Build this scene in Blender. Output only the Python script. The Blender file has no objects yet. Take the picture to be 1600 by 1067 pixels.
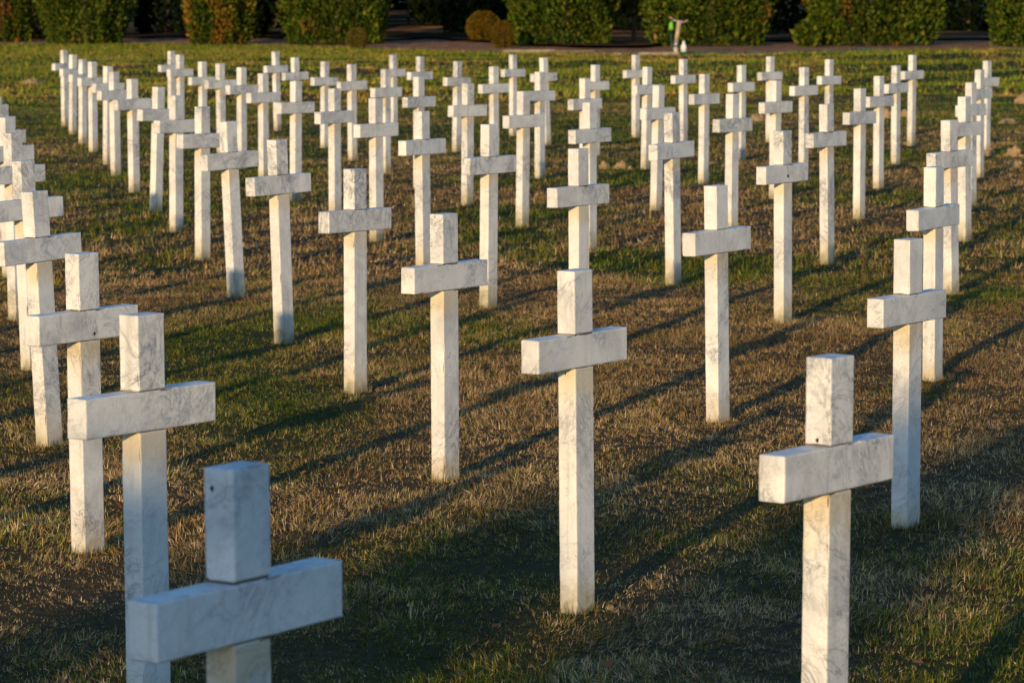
import bpy, bmesh, math, random
import numpy as np
from mathutils import Matrix, Vector, noise as mnoise

R = math.radians
scene = bpy.context.scene
COL = scene.collection

# ------------------------------------------------------------------ camera, light, exposure
SUN_EL = R(8.7)
SUN_PHI = R(18.0)          # the sun stands behind the camera, this far to its left
cam_d = bpy.data.cameras.new('camera')
cam = bpy.data.objects.new('camera', cam_d)
COL.objects.link(cam)
cam.location = (0, 0, 1.7484)
cam.rotation_euler = (Matrix.Rotation(R(90) - 0.10438, 3, 'X') @ Matrix.Rotation(-0.0022, 3, 'Z')).to_euler()
cam_d.sensor_width = 36
cam_d.lens = 36 * 5215.8 / 1600
cam_d.clip_start = 0.1
cam_d.clip_end = 3000
cam_d.dof.use_dof = True
cam_d.dof.focus_distance = 10.8
cam_d.dof.aperture_fstop = 12.0
scene.camera = cam

world = bpy.data.worlds.new('World')
scene.world = world
world.use_nodes = True
wn = world.node_tree
wn.nodes.clear()
w_out = wn.nodes.new('ShaderNodeOutputWorld')
w_bg = wn.nodes.new('ShaderNodeBackground')
w_sky = wn.nodes.new('ShaderNodeTexSky')
w_sky.sky_type = 'NISHITA'
w_sky.sun_disc = False
w_sky.sun_elevation = SUN_EL
SUN_DIR = Vector((-math.sin(SUN_PHI) * math.cos(SUN_EL), -math.cos(SUN_PHI) * math.cos(SUN_EL), math.sin(SUN_EL)))
w_sky.sun_rotation = math.atan2(SUN_DIR.x, SUN_DIR.y)
w_sky.air_density = 1.0
w_sky.dust_density = 0.4
w_sky.ozone_density = 3.5
w_bg.inputs['Strength'].default_value = 0.15
w_wb = wn.nodes.new('ShaderNodeMix')                  # white balance of the whole sky
w_wb.data_type = 'RGBA'
w_wb.blend_type = 'MULTIPLY'
w_wb.inputs[0].default_value = 1.0
w_wb.inputs[7].default_value = (0.88, 1.0, 1.12, 1)
wn.links.new(w_sky.outputs[0], w_wb.inputs[6])
wn.links.new(w_wb.outputs[2], w_bg.inputs[0])
wn.links.new(w_bg.outputs[0], w_out.inputs[0])

sun_d = bpy.data.lights.new('sun', 'SUN')
sun_d.energy = 3.15
sun_d.angle = R(0.5)
sun_d.color = (1.0, 0.735, 0.385)
sun = bpy.data.objects.new('sun', sun_d)
COL.objects.link(sun)
sun.rotation_euler = SUN_DIR.to_track_quat('Z', 'Y').to_euler()
sun.location = (-10, -30, 12)

scene.view_settings.view_transform = 'Standard'
scene.view_settings.look = 'None'
scene.view_settings.exposure = 0.54
scene.view_settings.gamma = 1.0
scene.view_settings.use_curve_mapping = False

# ------------------------------------------------------------------ helpers
def link(o, parent=None):
    COL.objects.link(o)
    if parent is not None:
        o.parent = parent
    return o

def tag(o, label=None, cat=None, group=None, kind=None):
    if label: o['label'] = label
    if cat: o['category'] = cat
    if group: o['group'] = group
    if kind: o['kind'] = kind
    return o

def empty(name, loc):
    o = bpy.data.objects.new(name, None)
    o.empty_display_size = 0.2
    o.location = loc
    return link(o)

def mesh_from_bm(name, bm, mat):
    me = bpy.data.meshes.new(name)
    bm.to_mesh(me)
    bm.free()
    if mat: me.materials.append(mat)
    return me

def part(name, me, parent, loc=(0, 0, 0)):
    o = bpy.data.objects.new(name, me)
    o.location = loc
    return link(o, parent)

def tri_mesh(name, V, F, C, mat):
    """fast triangle mesh from numpy arrays; C is a colour per vertex (painted-in colour of each leaf or blade; conifer crowns carry shade in it)"""
    me = bpy.data.meshes.new(name)
    nv, nf = len(V), len(F)
    me.vertices.add(nv)
    me.vertices.foreach_set('co', np.ascontiguousarray(V, np.float32).ravel())
    me.loops.add(nf * 3)
    me.loops.foreach_set('vertex_index', np.ascontiguousarray(F, np.int32).ravel())
    me.polygons.add(nf)
    me.polygons.foreach_set('loop_start', np.arange(0, nf * 3, 3, dtype=np.int32))
    me.polygons.foreach_set('loop_total', np.full(nf, 3, np.int32))
    if C is not None:
        a = me.color_attributes.new('tint', 'FLOAT_COLOR', 'POINT')
        a.data.foreach_set('color', np.c_[C, np.ones(nv)].astype(np.float32).ravel())
    me.update(calc_edges=True)
    me.materials.append(mat)
    return me

def _hash(ix, iy, seed):
    h = (ix.astype(np.int64) * 374761393 + iy.astype(np.int64) * 668265263 + seed * 974634777) & 0x7fffffff
    h = ((h ^ (h >> 13)) * 1274126177) & 0x7fffffff
    return ((h ^ (h >> 16)) & 0xffff) / 65535.0

def vnoise(x, y, seed=0):
    x = np.asarray(x, float); y = np.asarray(y, float)
    ix = np.floor(x); iy = np.floor(y)
    fx = x - ix; fy = y - iy
    fx = fx * fx * (3 - 2 * fx); fy = fy * fy * (3 - 2 * fy)
    a = _hash(ix, iy, seed); b = _hash(ix + 1, iy, seed)
    c = _hash(ix, iy + 1, seed); d = _hash(ix + 1, iy + 1, seed)
    return (a * (1 - fx) + b * fx) * (1 - fy) + (c * (1 - fx) + d * fx) * fy

def fbm(x, y, seed=0, oct=4):
    s = 0; a = 0.5; t = 0
    for i in range(oct):
        s = s + a * vnoise(x * 2 ** i + 17.3 * i, y * 2 ** i - 9.1 * i, seed + i)
        t += a; a *= 0.55
    return s / t

def sstep(a, b, x):
    t = np.clip((x - a) / (b - a), 0, 1)
    return t * t * (3 - 2 * t)

def plane_z(x, y):
    return 0.00536 * np.clip(x, -60, 60) - 0.00097 * (np.clip(y, -60, 160) - 20)

def ground_z(x, y):
    x = np.asarray(x, float); y = np.asarray(y, float)
    z = plane_z(x, y)
    z = z + 0.036 * (fbm(x * 0.9, y * 0.9, 3, 3) - 0.5) * sstep(5, 8, y)
    z = z + 0.026 * (fbm(x * 3.6, y * 3.6, 5, 3) - 0.5) * sstep(5, 8, y) * (1 - sstep(22, 34, y))
    far = sstep(49, 60, y) * (1 - sstep(88, 100, y))
    z = z + far * 0.55 * (fbm(x * 0.17 + 4, y * 0.26, 11, 3) - 0.5)
    # the bank of litter rising behind the gap in the hedge
    z = z + 0.95 * sstep(124, 147, y) * np.exp(-((x + 4.5) / 7.0) ** 2)
    return z

def dryness(x, y):
    """0 green turf, 1 dry straw-coloured turf"""
    n = fbm(x * 0.75, y * 0.42, 21, 4)
    m = fbm(x * 0.16 + 3, y * 0.10, 31, 3)
    y = np.asarray(y, float)
    d = 0.38 + 3.4 * (n - 0.5) + 1.1 * (m - 0.5)
    d = d + 0.30 * sstep(11.0, 15.5, y) - 0.55 * sstep(23, 50, y)
    return np.clip(d, 0, 1)

# ------------------------------------------------------------------ node helpers
class NT:
    def __init__(self, name):
        self.m = bpy.data.materials.new(name)
        self.m.use_nodes = True
        self.t = self.m.node_tree
        self.t.nodes.clear()
        self.out = self.n('ShaderNodeOutputMaterial')
        self.b = self.n('ShaderNodeBsdfPrincipled')
        self.l(self.b.outputs[0], self.out.inputs[0])
    def n(self, t, **kw):
        o = self.t.nodes.new(t)
        for k, v in kw.items(): setattr(o, k, v)
        return o
    def l(self, a, b): self.t.links.new(a, b)
    def noise(self, vec, scale, detail=4, rough=0.55, dist=0.0):
        o = self.n('ShaderNodeTexNoise')
        o.inputs['Scale'].default_value = scale
        o.inputs['Detail'].default_value = detail
        o.inputs['Roughness'].default_value = rough
        o.inputs['Distortion'].default_value = dist
        if vec is not None: self.l(vec, o.inputs['Vector'])
        return o.outputs['Fac']
    def math(self, op, a, b=None, clamp=False):
        o = self.n('ShaderNodeMath', operation=op, use_clamp=clamp)
        for i, v in enumerate((a, b)):
            if v is None: continue
            if isinstance(v, (int, float)): o.inputs[i].default_value = v
            else: self.l(v, o.inputs[i])
        return o.outputs[0]
    def ramp(self, v, a, b, c=0.0, d=1.0):
        o = self.n('ShaderNodeMapRange', interpolation_type='SMOOTHSTEP')
        self.l(v, o.inputs[0])
        for i, x in enumerate((a, b, c, d)): o.inputs[i + 1].default_value = x
        return o.outputs[0]
    def mix(self, f, a, b, blend='MIX'):
        o = self.n('ShaderNodeMix', data_type='RGBA', blend_type=blend)
        if isinstance(f, (int, float)): o.inputs[0].default_value = f
        else: self.l(f, o.inputs[0])
        for i, v in ((6, a), (7, b)):
            if isinstance(v, tuple): o.inputs[i].default_value = (*v, 1)
            else: self.l(v, o.inputs[i])
        return o.outputs[2]
    def bump(self, h, strength=0.3, dist=0.01):
        o = self.n('ShaderNodeBump')
        o.inputs['Strength'].default_value = strength
        o.inputs['Distance'].default_value = dist
        self.l(h, o.inputs['Height'])
        self.l(o.outputs[0], self.b.inputs['Normal'])
    def base(self, c, rough=0.6, spec=0.3):
        if isinstance(c, tuple): self.b.inputs['Base Color'].default_value = (*c, 1)
        else: self.l(c, self.b.inputs['Base Color'])
        if isinstance(rough, (int, float)): self.b.inputs['Roughness'].default_value = rough
        else: self.l(rough, self.b.inputs['Roughness'])
        self.b.inputs['Specular IOR Level'].default_value = spec
        return self.m

def marble_material(name, shaft=False):
    k = NT(name)
    tc = k.n('ShaderNodeTexCoord'); oi = k.n('ShaderNodeObjectInfo')
    off = k.n('ShaderNodeVectorMath', operation='SCALE'); off.inputs[3].default_value = 91.0
    cmb = k.n('ShaderNodeCombineXYZ')
    k.l(oi.outputs['Random'], cmb.inputs[0])
    k.l(k.math('FRACT', k.math('MULTIPLY', oi.outputs['Random'], 7.31)), cmb.inputs[1])
    k.l(k.math('FRACT', k.math('MULTIPLY', oi.outputs['Random'], 23.7)), cmb.inputs[2])
    k.l(cmb.outputs[0], off.inputs[0])
    add = k.n('ShaderNodeVectorMath', operation='ADD')
    k.l(tc.outputs['Object'], add.inputs[0]); k.l(off.outputs[0], add.inputs[1])
    rot = k.n('ShaderNodeVectorRotate', rotation_type='EULER_XYZ')
    rr = k.n('ShaderNodeVectorMath', operation='SCALE'); rr.inputs[3].default_value = 6.0
    k.l(cmb.outputs[0], rr.inputs[0]); k.l(add.outputs[0], rot.inputs[0]); k.l(rr.outputs[0], rot.inputs['Rotation'])
    p = rot.outputs[0]
    cloud = k.noise(p, 5.0, 5, 0.6, 0.6)
    col = k.mix(k.ramp(cloud, 0.42, 0.72), (0.80, 0.765, 0.705), (0.60, 0.57, 0.54))
    # veins: thin ridges of distorted noise, stronger inside patches
    pv = k.n('ShaderNodeVectorMath', operation='MULTIPLY'); pv.inputs[1].default_value = (1.0, 2.1, 1.0)
    k.l(p, pv.inputs[0])
    v1 = k.math('ABSOLUTE', k.math('SUBTRACT', k.noise(pv.outputs[0], 6.5, 8, 0.68, 0.7), 0.5))
    v2 = k.math('ABSOLUTE', k.math('SUBTRACT', k.noise(p, 17.0, 8, 0.70, 0.5), 0.52))
    patch = k.math('MULTIPLY', k.ramp(k.noise(p, 3.6, 3), 0.40, 0.66), k.ramp(k.math('FRACT', k.math('MULTIPLY', oi.outputs['Random'], 13.7)), 0.0, 1.0, 0.45, 1.25))
    f1 = k.math('MULTIPLY', k.ramp(v1, 0.0, 0.019, 1, 0), k.ramp(patch, 0.0, 1.0, 0.22, 1.0))
    f2 = k.math('MULTIPLY', k.ramp(v2, 0.0, 0.030, 1, 0), k.math('MULTIPLY', patch, 0.9))
    halo = k.math('MULTIPLY', k.ramp(v1, 0.0, 0.13, 1, 0), k.math('MULTIPLY', patch, 0.62))
    col = k.mix(halo, col, (0.45, 0.435, 0.43))
    col = k.mix(f2, col, (0.33, 0.33, 0.36))
    col = k.mix(k.math('MULTIPLY', f1, 0.95), col, (0.17, 0.17, 0.19))
    # pits and lichen specks
    vo = k.n('ShaderNodeTexVoronoi'); vo.inputs['Scale'].default_value = 66.0
    wob = k.n('ShaderNodeTexNoise'); wob.inputs['Scale'].default_value = 9.0; k.l(p, wob.inputs['Vector'])
    wadd = k.n('ShaderNodeVectorMath', operation='MULTIPLY_ADD'); wadd.inputs[1].default_value = (0.22, 0.22, 0.22)
    k.l(wob.outputs['Color'], wadd.inputs[0]); k.l(p, wadd.inputs[2]); k.l(wadd.outputs[0], vo.inputs['Vector'])
    pit = k.math('MULTIPLY', k.ramp(vo.outputs['Distance'], 0.10, 0.22, 1, 0), k.ramp(k.noise(p, 13.0, 4), 0.57, 0.66))
    col = k.mix(k.math('MULTIPLY', pit, 0.75), col, (0.12, 0.11, 0.09))
    # weather film and warm stains
    col = k.mix(k.ramp(k.noise(p, 9.0, 6, 0.7), 0.52, 0.80, 0, 0.35), col, (0.52, 0.44, 0.32))
    # rain streaks running down, and a grey bloom on surfaces that face up
    sm = k.n('ShaderNodeVectorMath', operation='MULTIPLY'); sm.inputs[1].default_value = (38.0, 38.0, 2.2)
    k.l(add.outputs[0], sm.inputs[0])
    streak = k.ramp(k.noise(sm.outputs[0], 1.0, 4, 0.6), 0.52, 0.74)
    wear = k.ramp(k.math('FRACT', k.math('MULTIPLY', oi.outputs['Random'], 41.3)), 0.0, 1.0, 0.12, 0.55)
    col = k.mix(k.math('MULTIPLY', streak, wear), col, (0.40, 0.36, 0.29))
    ge = k.n('ShaderNodeNewGeometry'); gs = k.n('ShaderNodeSeparateXYZ'); k.l(ge.outputs['Normal'], gs.inputs[0])
    lich = k.math('MULTIPLY', k.ramp(gs.outputs[2], 0.6, 0.9), k.ramp(k.noise(p, 30.0, 5, 0.7), 0.40, 0.65, 0.10, 0.60))
    col = k.mix(lich, col, (0.36, 0.35, 0.30))
    grain = k.noise(p, 120.0, 3, 0.6)
    col = k.mix(k.ramp(grain, 0.35, 0.7, 0, 0.16), col, (0.45, 0.43, 0.40))
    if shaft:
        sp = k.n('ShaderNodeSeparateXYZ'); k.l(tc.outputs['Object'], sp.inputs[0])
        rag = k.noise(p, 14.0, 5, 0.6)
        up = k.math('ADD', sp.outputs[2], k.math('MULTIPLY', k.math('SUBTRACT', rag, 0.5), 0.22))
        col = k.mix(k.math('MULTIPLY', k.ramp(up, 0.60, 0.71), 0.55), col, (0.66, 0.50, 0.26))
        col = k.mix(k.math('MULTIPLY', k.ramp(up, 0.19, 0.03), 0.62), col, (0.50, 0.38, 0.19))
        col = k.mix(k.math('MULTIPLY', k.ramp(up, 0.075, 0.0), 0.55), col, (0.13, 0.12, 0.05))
    k.bump(k.math('SUBTRACT', k.math('MULTIPLY', grain, 0.35), k.math('MULTIPLY', pit, 1.2)), 0.35, 0.0025)
    return k.base(col, k.ramp(cloud, 0.3, 0.7, 0.42, 0.60), 0.35)

def tint_material(name, rough=0.7, transl=0.25, spec=0.15):
    """leaf or blade: its colour from the mesh, a little light passing through"""
    k = NT(name)
    at = k.n('ShaderNodeVertexColor', layer_name='tint')
    k.base(at.outputs[0], rough, spec)
    if transl > 0:
        tr = k.n('ShaderNodeBsdfTranslucent'); k.l(at.outputs[0], tr.inputs[0])
        mx = k.n('ShaderNodeMixShader'); mx.inputs[0].default_value = transl
        k.l(k.b.outputs[0], mx.inputs[1]); k.l(tr.outputs[0], mx.inputs[2])
        k.l(mx.outputs[0], k.out.inputs[0])
    return k.m

def plain_material(name, c, rough=0.6, var=0.25, scale=20.0, spec=0.3, metal=0.0):
    k = NT(name)
    tc = k.n('ShaderNodeTexCoord')
    nz = k.noise(tc.outputs['Object'], scale, 5, 0.6)
    dark = tuple(x * (1 - var) for x in c)
    light = tuple(min(1, x * (1 + var)) for x in c)
    k.bump(nz, 0.3, 0.01)
    k.b.inputs['Metallic'].default_value = metal
    return k.base(k.mix(k.ramp(nz, 0.3, 0.7), dark, light), rough, spec)

M_BLOCK = marble_material('veined_marble')
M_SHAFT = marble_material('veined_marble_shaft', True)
M_MORTAR = plain_material('dark_mortar', (0.10, 0.09, 0.075), 0.9, 0.4, 60)
M_HOLE = plain_material('dark_hole', (0.02, 0.018, 0.015), 0.9, 0.3, 60)
M_GRASS = tint_material('grass_blades', 0.70, 0.15, 0.08)
M_LEAF = tint_material('conifer_sprays', 0.75, 0.15, 0.06)
M_DARKLEAF = tint_material('dark_conifer_sprays', 0.9, 0.0, 0.0)
M_BARK = plain_material('bark', (0.09, 0.055, 0.032), 0.9, 0.5, 14)
M_REDBARK = plain_material('reddish_bark', (0.42, 0.20, 0.095), 0.9, 0.35, 14)

# turf under the blades: thatch and soil
def turf_material():
    k = NT('turf')
    at = k.n('ShaderNodeVertexColor', layer_name='tint')
    tc = k.n('ShaderNodeTexCoord')
    n1 = k.noise(tc.outputs['Object'], 30.0, 6, 0.7)
    n2 = k.noise(tc.outputs['Object'], 3.0, 5, 0.65)
    c = k.mix(k.ramp(n1, 0.35, 0.65, 0, 0.75), at.outputs[0], (0.030, 0.022, 0.012))
    c = k.mix(k.ramp(n2, 0.5, 0.75, 0, 0.4), c, (0.045, 0.032, 0.014))
    k.bump(n1, 0.6, 0.02)
    return k.base(c, 0.95, 0.05)
M_TURF = turf_material()

# ------------------------------------------------------------------ where the crosses stand
# grid row, place in the row counted from the back, x, y, height above the turf, sideways lean at the top
CROSSES = [
    (-1,7,-4.447,28.369,1.000,0.000), (-1,8,-4.001,25.791,1.000,0.000), (-1,9,-3.555,23.213,1.000,0.000), (-1,10,-3.109,20.635,1.000,0.000),
    (-1,11,-2.685,18.057,1.006,0.000), (-1,12,-2.233,15.447,0.983,-0.027), (-1,13,-1.803,12.903,0.988,-0.042), (-1,14,-1.332,10.360,0.941,-0.007),
    (-1,15,-0.858,7.745,0.996,0.000), (-1,16,-0.428,5.167,1.000,0.000), (0,0,-6.101,45.686,1.023,0.001), (0,1,-5.601,42.659,1.012,0.018),
    (0,2,-5.127,39.959,1.003,0.014), (0,3,-4.707,37.588,1.017,0.005), (0,4,-4.228,34.948,1.019,0.020), (0,5,-3.854,32.494,1.013,-0.004),
    (0,6,-3.371,29.802,1.009,-0.003), (0,7,-2.883,27.007,1.011,0.037), (0,8,-2.472,24.554,1.012,0.011), (0,9,-2.052,22.093,1.009,0.008),
    (0,10,-1.592,19.200,1.018,-0.040), (0,11,-1.145,16.683,1.019,-0.026), (0,12,-0.689,14.572,0.979,0.006), (0,13,-0.240,11.878,0.956,-0.002),
    (0,14,0.184,9.319,0.962,-0.007), (0,15,0.632,6.679,1.001,0.000), (1,0,-4.500,44.282,1.021,0.000), (1,1,-4.130,41.704,1.018,0.000),
    (1,2,-3.614,39.127,0.978,0.000), (1,3,-3.174,36.549,1.005,0.000), (1,4,-2.743,33.971,1.016,0.000), (1,5,-2.331,31.393,1.012,0.000),
    (1,6,-1.845,28.486,1.011,0.012), (1,7,-1.390,26.237,1.009,0.000), (1,8,-0.960,23.659,1.008,0.000), (1,9,-0.560,21.081,1.003,0.000),
    (1,10,-0.132,18.503,1.017,0.000), (1,11,0.323,15.925,0.998,0.000), (1,12,0.836,13.449,0.959,-0.013), (1,13,1.283,10.780,0.934,0.002),
    (2,0,-3.026,43.245,1.023,-0.023), (2,1,-2.614,40.638,0.991,0.000), (2,2,-2.139,38.230,0.985,0.008), (2,3,-1.687,35.417,1.010,-0.001),
    (2,4,-1.238,32.823,1.011,0.006), (2,5,-0.832,29.862,1.008,0.005), (2,6,-0.367,27.526,1.007,0.009), (2,7,0.079,25.078,1.010,-0.000),
    (2,8,0.527,22.548,1.004,-0.000), (2,9,0.963,19.828,1.028,-0.015), (2,10,1.427,17.500,1.011,-0.006), (2,11,1.891,14.917,0.951,-0.005),
    (3,0,-1.484,42.150,0.986,0.000), (3,1,-1.076,39.572,1.010,0.000), (3,2,-0.614,37.178,0.998,0.018), (3,3,-0.178,34.416,0.997,0.000),
    (3,4,0.266,31.510,1.005,0.001), (3,5,0.645,29.261,0.997,0.000), (3,6,1.154,26.701,1.002,0.021), (3,7,1.587,24.105,1.006,0.000),
    (3,8,2.027,21.392,1.018,-0.012), (3,9,2.522,19.100,0.998,-0.022), (4,0,0.019,41.119,0.997,0.002), (4,1,0.408,38.649,1.005,-0.036),
    (4,2,0.901,35.928,0.974,0.000), (4,3,1.333,33.221,1.008,0.017), (4,4,1.747,30.410,0.998,0.006), (4,5,2.219,28.147,0.995,0.005),
    (4,6,2.669,25.621,0.995,0.001), (4,7,3.138,23.076,1.007,-0.013), (5,0,1.499,40.359,0.996,-0.002), (5,1,1.924,37.440,0.998,0.000),
    (5,2,2.384,34.729,0.984,0.003), (5,3,2.823,32.284,1.013,0.000), (5,4,3.256,29.628,0.989,-0.002), (5,5,3.736,27.136,0.994,-0.009),
    (6,0,3.010,38.952,0.991,0.000), (6,1,3.453,36.374,1.004,0.000), (6,2,3.853,33.508,0.995,-0.004), (6,3,4.384,31.297,0.999,-0.006),
    (7,0,4.516,37.749,1.020,0.004), (7,1,5.030,35.435,0.996,0.004),
]
OFF = [(-4.89, 30.95), (-5.34, 33.52), (-5.07, 24.28), (-4.62, 21.7), (-4.18, 19.12), (-3.73, 16.54), (-3.28, 13.97), (-2.84, 11.39), (-2.39, 8.81), (-1.95, 6.23), (-1.5, 3.65), (-4.35, 12.45), (-3.9, 9.88), (-3.46, 7.3), (-3.01, 4.72), (-2.57, 2.14)]


# ------------------------------------------------------------------ ground
GREEN = np.array([0.095, 0.140, 0.011]); DGREEN = np.array([0.042, 0.074, 0.007]); OLIVE = np.array([0.210, 0.165, 0.020])
TAN = np.array([0.50, 0.320, 0.140]); STRAW = np.array([0.64, 0.48, 0.25]); BROWN = np.array([0.29, 0.155, 0.058])
FARDRY = np.array([0.42, 0.275, 0.060])

def axis(lo, hi, segs):
    """coordinates from lo to hi; segs = [(until, step), ...]"""
    v = [lo]
    for until, step in segs:
        n = max(1, int(round((until - v[-1]) / step)))
        v += list(np.linspace(v[-1], until, n + 1)[1:])
    return np.array(v)

def sheet(name, xs, ys, zf, colf, mat):
    X, Y = np.meshgrid(xs, ys)
    x, y = X.ravel(), Y.ravel()
    nx, ny = len(xs), len(ys)
    i, j = np.meshgrid(np.arange(nx - 1), np.arange(ny - 1))
    a = (j * nx + i).ravel()
    F = np.r_[np.c_[a, a + 1, a + nx + 1], np.c_[a, a + nx + 1, a + nx]]
    me = tri_mesh(name, np.c_[x, y, zf(x, y)], F, colf(x, y), mat)
    me.polygons.foreach_set('use_smooth', np.ones(len(F), bool))
    return link(bpy.data.objects.new(name, me))

def turf_colour(x, y):
    d = dryness(x, y)[:, None]
    return (DGREEN * 0.7 * (1 - d) + np.array([0.105, 0.070, 0.030]) * d)

xs = axis(-900, 900, [(-120, 130), (-30, 10), (-5, 1.5), (5, 0.13), (30, 1.5), (120, 10), (900, 130)])
ys = axis(-600, 1500, [(-60, 90), (5, 6), (26, 0.13), (50, 0.3), (120, 1.0), (170, 2.0), (300, 20), (1500, 200)])
tag(sheet('lawn', xs, ys, ground_z, turf_colour, M_TURF), kind='structure')

# bed of leaf litter and gravel that begins at the far edge of the lawn
EDGE = np.array([(-60, 128), (-18.1, 128.0), (-13.5, 125.0), (-8.6, 118.3), (-5.6, 113.5), (-4.06, 108.6), (0.0, 100.4), (2.7, 95.5), (3.6, 93.8),
                 (7.2, 94.2), (10.85, 94.5), (14.5, 95.0), (60, 96.0)])
def edge_y(x): return np.interp(x, EDGE[:, 0], EDGE[:, 1])
def litter_material():
    k = NT('leaf_litter')
    tc = k.n('ShaderNodeTexCoord')
    n1 = k.noise(tc.outputs['Object'], 7.0, 6, 0.75)
    n2 = k.noise(tc.outputs['Object'], 0.9, 5, 0.6)
    n3 = k.noise(tc.outputs['Object'], 22.0, 3, 0.7)
    c = k.mix(k.ramp(n1, 0.35, 0.65), (0.25, 0.115, 0.060), (0.60, 0.33, 0.185))
    c = k.mix(k.ramp(n2, 0.45, 0.7, 0, 0.6), c, (0.20, 0.105, 0.055))
    c = k.mix(k.ramp(n3, 0.6, 0.75, 0, 0.5), c, (0.36, 0.21, 0.10))
    k.bump(n1, 1.0, 0.14)
    return k.base(c, 0.95, 0.0)
M_LITTER = litter_material()
def litter_bed():
    xb = axis(-60, 60, [(-25, 5), (20, 0.6), (60, 5)])
    tb = np.r_[np.linspace(0, 0.35, 60), np.linspace(0.37, 1, 18)]
    X, T = np.meshgrid(xb, tb)
    x = X.ravel(); e = edge_y(x) + 0.5 * (fbm(x * 0.8, x * 0 + 2, 41, 3) - 0.5)
    y = e + T.ravel() * (185 - e)
    z = ground_z(x, y) + 0.012 + 0.16 * np.abs(fbm(x * 2.2, y * 1.6, 43, 3) - 0.4) * sstep(0, 0.01, T.ravel())
    nx, ny = len(xb), len(tb)
    i, j = np.meshgrid(np.arange(nx - 1), np.arange(ny - 1)); a = (j * nx + i).ravel()
    F = np.r_[np.c_[a, a + 1, a + nx + 1], np.c_[a, a + nx + 1, a + nx]]
    o = link(bpy.data.objects.new('litter_bed', tri_mesh('litter_bed', np.c_[x, y, z], F, None, M_LITTER)))
    return tag(o, kind='structure')
litter_bed()
def forest_floor():
    k = NT('forest_floor')
    tc = k.n('ShaderNodeTexCoord')
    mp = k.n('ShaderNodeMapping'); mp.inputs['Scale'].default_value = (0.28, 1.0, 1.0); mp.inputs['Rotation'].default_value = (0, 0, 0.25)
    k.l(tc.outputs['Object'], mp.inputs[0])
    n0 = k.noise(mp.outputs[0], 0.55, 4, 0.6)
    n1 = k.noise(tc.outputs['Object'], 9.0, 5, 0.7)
    c = k.mix(k.ramp(n1, 0.3, 0.7), (0.020, 0.014, 0.009), (0.050, 0.034, 0.020))  # humus made near black, so the colour carries the wood's shade
    c = k.mix(k.ramp(n0, 0.52, 0.62), c, (0.46, 0.22, 0.085))  # orange litter streaks: sunlight on the bank painted into the colour
    k.bump(n1, 0.7, 0.04)
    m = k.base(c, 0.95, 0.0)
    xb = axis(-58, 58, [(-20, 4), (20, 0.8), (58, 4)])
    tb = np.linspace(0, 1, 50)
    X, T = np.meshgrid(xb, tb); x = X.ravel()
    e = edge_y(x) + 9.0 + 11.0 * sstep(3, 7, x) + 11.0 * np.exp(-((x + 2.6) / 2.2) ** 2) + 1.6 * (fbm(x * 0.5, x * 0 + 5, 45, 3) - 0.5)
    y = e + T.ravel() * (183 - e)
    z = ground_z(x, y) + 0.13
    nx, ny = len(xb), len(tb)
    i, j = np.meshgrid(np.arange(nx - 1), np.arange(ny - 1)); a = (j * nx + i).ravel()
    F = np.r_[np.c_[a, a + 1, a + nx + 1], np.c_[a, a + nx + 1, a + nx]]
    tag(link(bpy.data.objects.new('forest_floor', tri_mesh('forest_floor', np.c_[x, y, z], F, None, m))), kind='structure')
forest_floor()

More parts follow.
